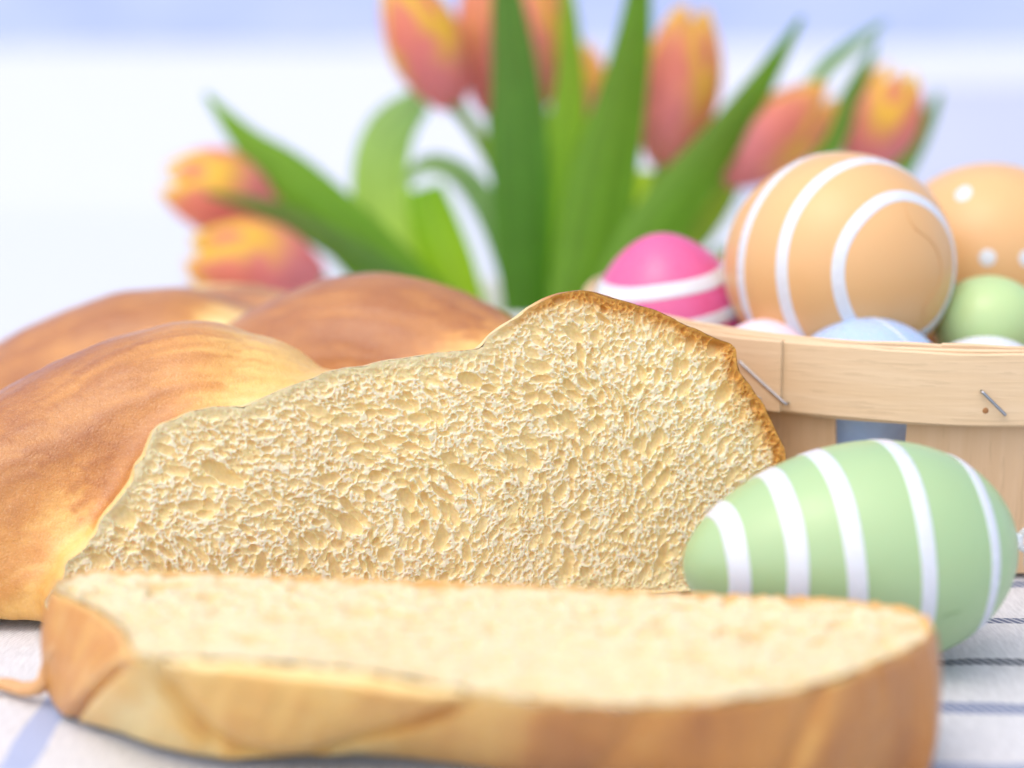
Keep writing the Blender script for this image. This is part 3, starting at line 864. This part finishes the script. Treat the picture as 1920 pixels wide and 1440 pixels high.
for k in range(nst):
    a0 = gap_r + k * pitch; a1 = a0 + pitch - gapw
    nz, na = 8, 14
    vs = []
    for lay in (0, 1):
        for j in range(nz):
            f = j / (nz - 1)
            z = 0.0008 + (BT - 0.0022) * f
            r = (BR - 0.0045) + 0.0022 * f - 0.0013 * lay
            wd = (1 - f) * 0.022
            aa = np.linspace(a0 - wd, a1 + wd, na)
            vs.append(np.stack([r * np.sin(aa), -r * np.cos(aa), np.full(na, z)], 1))
    vs = np.stack(vs, 0).reshape(2, nz, na, 3)
    am = (a0 + a1) / 2
    ca, sa = math.cos(-am), math.sin(-am)
    loc = vs.copy(); loc[..., 0] = vs[..., 0] * ca - vs[..., 1] * sa; loc[..., 1] = vs[..., 0] * sa + vs[..., 1] * ca
    fs = []
    def id_(l, j, i): return l * nz * na + j * na + i
    for j in range(nz - 1):
        for i in range(na - 1):
            fs.append((id_(0, j, i), id_(0, j, i + 1), id_(0, j + 1, i + 1), id_(0, j + 1, i)))
            fs.append((id_(1, j, i), id_(1, j + 1, i), id_(1, j + 1, i + 1), id_(1, j, i + 1)))
        fs.append((id_(0, j, 0), id_(0, j + 1, 0), id_(1, j + 1, 0), id_(1, j, 0)))
        fs.append((id_(0, j, na - 1), id_(1, j, na - 1), id_(1, j + 1, na - 1), id_(0, j + 1, na - 1)))
    for i in range(na - 1):
        fs.append((id_(0, 0, i), id_(1, 0, i), id_(1, 0, i + 1), id_(0, 0, i + 1)))
        fs.append((id_(0, nz - 1, i), id_(0, nz - 1, i + 1), id_(1, nz - 1, i + 1), id_(1, nz - 1, i)))
    o = link('slat', np_mesh('slat', loc.reshape(-1, 3), fs, False), M_SLAT_WOOD, basket)
    o.matrix_parent_inverse = Matrix.Identity(4)
    o.rotation_euler = (0, 0, am)
bm = bmesh.new(); bmesh.ops.create_cone(bm, cap_ends=True, segments=72, radius1=BR - 0.0066, radius2=BR - 0.0066, depth=0.0016, matrix=Matrix.Translation((BC[0], BC[1], 0.0016)))
bm_link('bottom_board', bm, M_SLAT_WOOD, basket)
def staple(pa, pb, rad=0.00031):
    def onb(px, py):
        t = 0.345
        for _ in range(30):
            p = P(px, py, t); r = math.hypot(p.x - BC[0], p.y - BC[1]); t += (r - BR - 0.0016) * 0.8
        return np.array(p)
    a, b = onb(*pa), onb(*pb)
    nrm = np.array([(a[0] + b[0]) / 2 - BC[0], (a[1] + b[1]) / 2 - BC[1], 0]); nrm /= np.linalg.norm(nrm)
    pts = [a - nrm * 0.003, a - nrm * 0.0002, a + (b - a) * 0.04 + nrm * 0.0003, (a + b) / 2 + nrm * 0.0004, b - (b - a) * 0.04 + nrm * 0.0003, b - nrm * 0.0002, b - nrm * 0.003]
    v, f = tube(catmull(pts, 3), rad, 10)
    link('staple', np_mesh('staple', v, f), M_STEEL, basket)
staple((1388, 678), (1474, 757)); staple((1842, 735), (1884, 777)); staple((1385, 722), (1425, 748))
kn = P(1848, 770, 0.346)
# knot in the rim wood
for _ in range(30):
    r = math.hypot(kn.x - BC[0], kn.y - BC[1]); kn = P(1848, 770, (kn.y * CP + (CAM_H - kn.z) * SP) + (r - BR - 0.0006) * 0.8)
bm = bmesh.new(); bmesh.ops.create_uvsphere(bm, u_segments=12, v_segments=8, radius=0.0006)
for v in bm.verts: v.co = Vector((v.co.x, v.co.y * 0.35, v.co.z)) + kn
bm_link('wood_knot', bm, mat('knot_brown', (0.36, 0.16, 0.05), 0.6), basket, True)

EG = 'painted eggs heaped in the basket'
# peach egg, broad end towards the viewer and right
pc = P(1565, 497, 0.398)
make_egg('large peach egg with thin white rings, topmost at the basket front', pc, (0.469, -0.883, 0.06), 0.0272, 0.0250, M_PEACH,
         [(math.cos(R(a + 3.2)), math.cos(R(a - 3.2))) for a in (38, 65, 92, 120)], lines=[('mould_seam', [(1692, 368), (1708, 420), (1722, 470), (1730, 520), (1734, 570), (1730, 605)], 0.00009, M_SEAM)], group=EG, k=0.08)
dc = P(1850, 520, 0.432)
make_egg('peach egg with white dots behind the ringed peach egg', dc, (0.05, 0.2, 0.97), 0.0275, 0.0245, M_PEACH, (),
         [(1805, 362, 0.0021), (1853, 483, 0.0021), (0.6, R(60), 0.0021), (0.1, R(20), 0.0021), (0.2, R(110), 0.0021), (0.65, R(120), 0.0021), (-0.1, R(70), 0.0021)], group=EG, k=0.15)
make_egg('small plain pale green egg at the right behind the basket rim', P(1852, 620, 0.394), (0.1, 0.1, 0.98), 0.0122, 0.0119, M_PALEGREEN, (), group=EG, k=0.12)
make_egg('plain white egg just showing over the rim below the small green egg', P(1835, 736, 0.376), (0.98, -0.1, 0.0), 0.0150, 0.0120, M_WHITE_PAINT, (), group=EG, k=0.12)
make_egg('bright pink egg with white stripes standing behind the loaf', P(1253, 608, 0.418), (0.15, 0.1, -1.0), 0.0217, 0.0198, M_PINK,
         [(-0.60, -0.46), (-0.25, -0.12), (0.5, 0.7)], group=EG, k=0.16)
make_egg('pale blue egg peeping just over the basket rim', P(1602, 772, 0.377), (0.6, 0.1, 0.5), 0.0215, 0.0180, M_BLUE, [(0.72, 0.74)], group=EG, k=0.12)
make_egg('pale pink egg wedged between the bright pink and peach eggs', P(1425, 722, 0.385), (0.3, 0.1, 0.9), 0.0145, 0.0120, mat_egg('pale_pink_egg_paint', (0.86, 0.66, 0.70), 0.3), (), group=EG, k=0.12)

# ------------------------------------------------------------------ tulips
YEL, RED, PNK, ORG = np.array((0.86, 0.66, 0.07)), np.array((0.74, 0.21, 0.16)), np.array((0.80, 0.33, 0.33)), np.array((0.86, 0.42, 0.24))
def petal_mesh(root, base, axis, L, Rm, ang, inner, yellow, roll):
    q = axis.to_track_quat('Z', 'X'); rot = np.array(q.to_matrix())
    nv, nu = 22, 13
    Vg, Ug = np.meshgrid(np.linspace(0, 1, nv), np.linspace(-1, 1, nu), indexing='ij')
    prof = np.sin(math.pi * np.clip(0.06 + 0.865 * Vg ** 0.95, 0, 1)) ** 0.72
    rr = Rm * prof * (0.90 if inner else 1.0)
    wid = R(66) * (0.62 + 0.38 * np.sin(math.pi * np.clip(Vg * 1.15, 0, 1))) * np.clip(1 - Vg ** 6, 0, 1) ** 0.75
    th = ang + roll + Ug * wid
    rr = rr * (1 - 0.10 * Ug ** 2 * Vg + 0.04 * np.cos(Ug * 3.0) * Vg)
    zz = Vg * L * (0.97 if inner else 1.0) - 0.04 * L * Ug ** 2 * Vg
    loc = np.stack([rr * np.cos(th), rr * np.sin(th), zz], -1)
    w = loc @ rot.T + np.array(base)
    ky = np.clip(sstep(0.34, 0.66, np.abs(Ug) + 0.15 * vnoise(Ug * 4, Vg * 9 + ang, seed=int(ang * 9))) * sstep(0.12, 0.5, Vg) + sstep(0.72, 1.0, Vg + 0.10 * vnoise(Ug * 5, Vg * 3 + ang, seed=5)), 0, 1) * yellow
    kp = sstep(0.75, 0.15, Vg)
    c = RED * (1 - kp[..., None]) + PNK * kp[..., None]
    c = c * (1 - 0.35 * sstep(0.3, 0.7, Vg)[..., None]) + ORG * 0.35 * sstep(0.3, 0.7, Vg)[..., None]
    c = c * (1 - ky[..., None]) + YEL * ky[..., None]
    link('petal', np_mesh('petal', w.reshape(-1, 3), grid_faces(nv, nu), True, c.reshape(-1, 3)), M_PETAL, root)

BOWL = np.array([0.0045, 0.600])
def leaf_mesh(root, px, t0, t1, c0, c1, fold=0.35, face=None):
    """px: (x, y, width) along the leaf in photo pixels, distance t0 at the foot to t1 at the tip"""
    n = len(px)
    pts = []
    for i, (x, y, w) in enumerate(px):
        t = t0 + (t1 - t0) * i / (n - 1)
        pts.append(list(P(x, y, t)) + [w * t / FPX])
    c = resample(catmull(pts, 6), 26)
    path, wd = c[:, :3], c[:, 3]
    tg = np.gradient(path, axis=0); tg /= np.linalg.norm(tg, axis=1)[:, None]
    view = np.array([0, 1.0, -0.15]) if face is None else np.array(face)
    side = np.cross(tg, view); side /= np.linalg.norm(side, axis=1)[:, None]
    nrm = np.cross(side, tg)
    us = np.linspace(-1, 1, 9)
    vs = path[:, None, :] + side[:, None, :] * (us[None, :] * wd[:, None] / 2)[..., None] + nrm[:, None, :] * (fold * (us[None, :] ** 2) * wd[:, None] / 2)[..., None]
    vv_ = np.linspace(0, 1, len(c))[:, None] + 0 * us[None]
    vein = 0.85 + 0.15 * np.cos(us[None] * 16) + 0 * vv_
    col = (np.array(c0) * (1 - vv_[..., None]) + np.array(c1) * vv_[..., None]) * vein[..., None]
    link('leaf', np_mesh('leaf', vs.reshape(-1, 3), grid_faces(len(c), 9), True, col.reshape(-1, 3)), M_LEAF, root)

GRN, LIM, DRK, GRY = (0.23, 0.44, 0.03), (0.52, 0.70, 0.03), (0.12, 0.29, 0.04), (0.40, 0.54, 0.30)
def tulip(label, base_px, tip_px, t, wpx, stem_px, yellow, roll, leaves, t_stem=None, droop=0.0):
    b, tp = P(*base_px, t), P(*tip_px, t - droop)
    foot = Vector((BOWL[0] + (stem_px[0] - 960) / FPX * 0.25, BOWL[1] + random.uniform(-0.008, 0.012), 0.006))
    root = tag(empty('tulip', foot), label, 'tulip', 'tulips bunched behind the bread')
    ax = (tp - b); L = ax.length; ax.normalize()
    Rm = wpx * t / FPX / 2
    pts = [list(foot)]
    for (x, y) in stem_px[1]: pts.append(list(P(x, y, t)))
    pts.append(list(b + ax * 0.002))
    v, f = tube(resample(catmull(pts, 6), 24), 0.0023, 10)
    link('stem', np_mesh('stem', v, f, True, np.tile(np.array((0.30, 0.42, 0.06)), (len(v), 1))), M_LEAF, root)
    for k in range(3): petal_mesh(root, b, ax, L, Rm, k * 2 * math.pi / 3 + math.pi / 3, True, yellow, roll)
    for k in range(3): petal_mesh(root, b, ax, L, Rm, k * 2 * math.pi / 3, False, yellow, roll)
    for lf in leaves: leaf_mesh(root, *lf[0:1], **lf[1])
    return root

tulip('red and yellow tulip with its tip cut off at the top left of the bunch', (852, 200), (735, -45), 0.585, 148, (950, [(985, 480), (915, 290)]), 1.0, 0.6,
      [([(985, 640, 70), (980, 450, 104), (975, 300, 112), (965, 130, 88), (950, -10, 56), (940, -90, 20)], dict(t0=0.575, t1=0.560, c0=(0.13, 0.31, 0.03), c1=DRK, fold=0.3))])
tulip('pink tulip half hidden between the top left tulip and a tall leaf', (922, 215), (908, -70), 0.605, 118, (960, [(975, 470), (930, 320)]), 0.35, 0.2, [])
tulip('orange and pink tulip right behind the tall dark leaf', (1015, 195), (1000, -60), 0.600, 135, (975, [(1010, 480), (1020, 330)]), 0.8, 1.5,
      [([(1000, 640, 60), (1030, 470, 96), (1056, 300, 92), (1070, 150, 56), (1066, 20, 34), (1055, -70, 12)], dict(t0=0.590, t1=0.585, c0=(0.30, 0.52, 0.03), c1=(0.27, 0.48, 0.03), fold=0.35))])
tulip('small pale orange tulip at the back of the bunch centre', (1105, 225), (1082, 75), 0.660, 92, (985, [(1050, 480), (1090, 340)]), 0.9, 0.9, [])
tulip('tall red tulip with yellow right edge above the pink egg', (1243, 312), (1298, 5), 0.580, 162, (1010, [(1080, 560), (1190, 430)]), 0.85, 0.35,
      [([(1050, 640, 70), (1105, 480, 128), (1130, 340, 132), (1165, 190, 96), (1190, 60, 66), (1205, -80, 30)], dict(t0=0.565, t1=0.555, c0=GRN, c1=(0.13, 0.30, 0.015), fold=0.35)),
       ([(1120, 620, 60), (1180, 470, 96), (1208, 385, 88), (1218, 320, 40)], dict(t0=0.600, t1=0.60, c0=LIM, c1=LIM, fold=0.2))])
tulip('orange tulip leaning right over the ringed peach egg', (1352, 335), (1560, 165), 0.575, 150, (1020, [(1100, 580), (1260, 430)]), 0.75, 1.1,
      [([(1120, 600, 70), (1205, 465, 112), (1275, 365, 104), (1350, 265, 78), (1425, 160, 52), (1505, 32, 10)], dict(t0=0.560, t1=0.565, c0=GRN, c1=(0.12, 0.30, 0.012), fold=0.3)),
       ([(1150, 600, 60), (1270, 440, 110), (1330, 380, 90), (1400, 300, 24)], dict(t0=0.590, t1=0.60, c0=(0.25, 0.36, 0.02), c1=(0.25, 0.34, 0.02), fold=0.2))])
tulip('red and yellow tulip farthest right above the peach eggs', (1612, 318), (1690, 125), 0.600, 152, (1030, [(1120, 600), (1400, 450)]), 0.95, 0.0,
      [([(1480, 440, 60), (1550, 290, 50), (1598, 180, 42), (1645, 75, 8)], dict(t0=0.590, t1=0.59, c0=GRN, c1=(0.13, 0.30, 0.05), fold=0.3)),
       ([(1420, 330, 20), (1530, 150, 30), (1595, 88, 26), (1662, 38, 8)], dict(t0=0.615, t1=0.61, c0=GRN, c1=(0.2, 0.36, 0.1), fold=0.3)),
       ([(1600, 460, 50), (1690, 310, 52), (1735, 235, 34), (1765, 170, 8)], dict(t0=0.600, t1=0.60, c0=GRN, c1=(0.13, 0.28, 0.05), fold=0.3))])
tulip('yellow tipped red tulip drooping left, upper of the two at left', (520, 385), (300, 340), 0.590, 168, (900, [(850, 560), (700, 455)]), 1.0, 2.2,
      [([(900, 640, 50), (740, 520, 112), (640, 425, 112), (545, 330, 88), (460, 262, 54), (385, 175, 10)], dict(t0=0.580, t1=0.585, c0=(0.16, 0.34, 0.012), c1=GRN, fold=0.25)),
       ([(850, 600, 40), (720, 515, 58), (600, 440, 52), (500, 392, 36), (385, 362, 8)], dict(t0=0.574, t1=0.565, c0=DRK, c1=(0.2, 0.28, 0.06), fold=0.2))])
tulip('yellow and salmon tulip drooping left, lower of the two at left', (605, 528), (345, 480), 0.565, 186, (900, [(850, 640), (720, 585)]), 0.9, 0.4,
      [([(880, 640, 60), (800, 520, 104), (730, 420, 118), (712, 320, 108), (735, 240, 92), (790, 185, 50)], dict(t0=0.610, t1=0.60, c0=(0.60, 0.78, 0.03), c1=(0.30, 0.50, 0.14), fold=0.25)),
       ([(900, 660, 60), (850, 520, 96), (815, 420, 92), (795, 350, 70)], dict(t0=0.598, t1=0.60, c0=(0.60, 0.78, 0.03), c1=(0.26, 0.50, 0.02), fold=0.25)),
       ([(985, 640, 40), (955, 500, 58), (915, 400, 60), (860, 330, 56), (800, 312, 50), (760, 345, 14)], dict(t0=0.590, t1=0.575, c0=(0.16, 0.36, 0.03), c1=(0.34, 0.50, 0.20), fold=0.3, face=(0, 0.8, 0.6)))])
bw = tag(empty('low_bowl', (BOWL[0], BOWL[1], TT)), 'low white ceramic bowl holding the tulip stems behind the loaf', 'bowl')
prof = np.array([(0.0, 0.0), (0.030, 0.0), (0.034, 0.001), (0.040, 0.010), (0.044, 0.0215), (0.0425, 0.0218), (0.038, 0.011), (0.031, 0.0035), (0.0, 0.003)])
TH = np.linspace(0, 2 * math.pi, 64, endpoint=False)
vs = np.stack([np.stack([BOWL[0] + r * np.cos(TH), BOWL[1] + r * np.sin(TH), np.full(64, TT + 0.0002 + z)], 1) for r, z in prof], 1)
link('ceramic_wall', np_mesh('ceramic_wall', vs.reshape(-1, 3), grid_faces(64, len(prof), True)), mat('white_ceramic', (0.8, 0.8, 0.8), 0.2), bw)
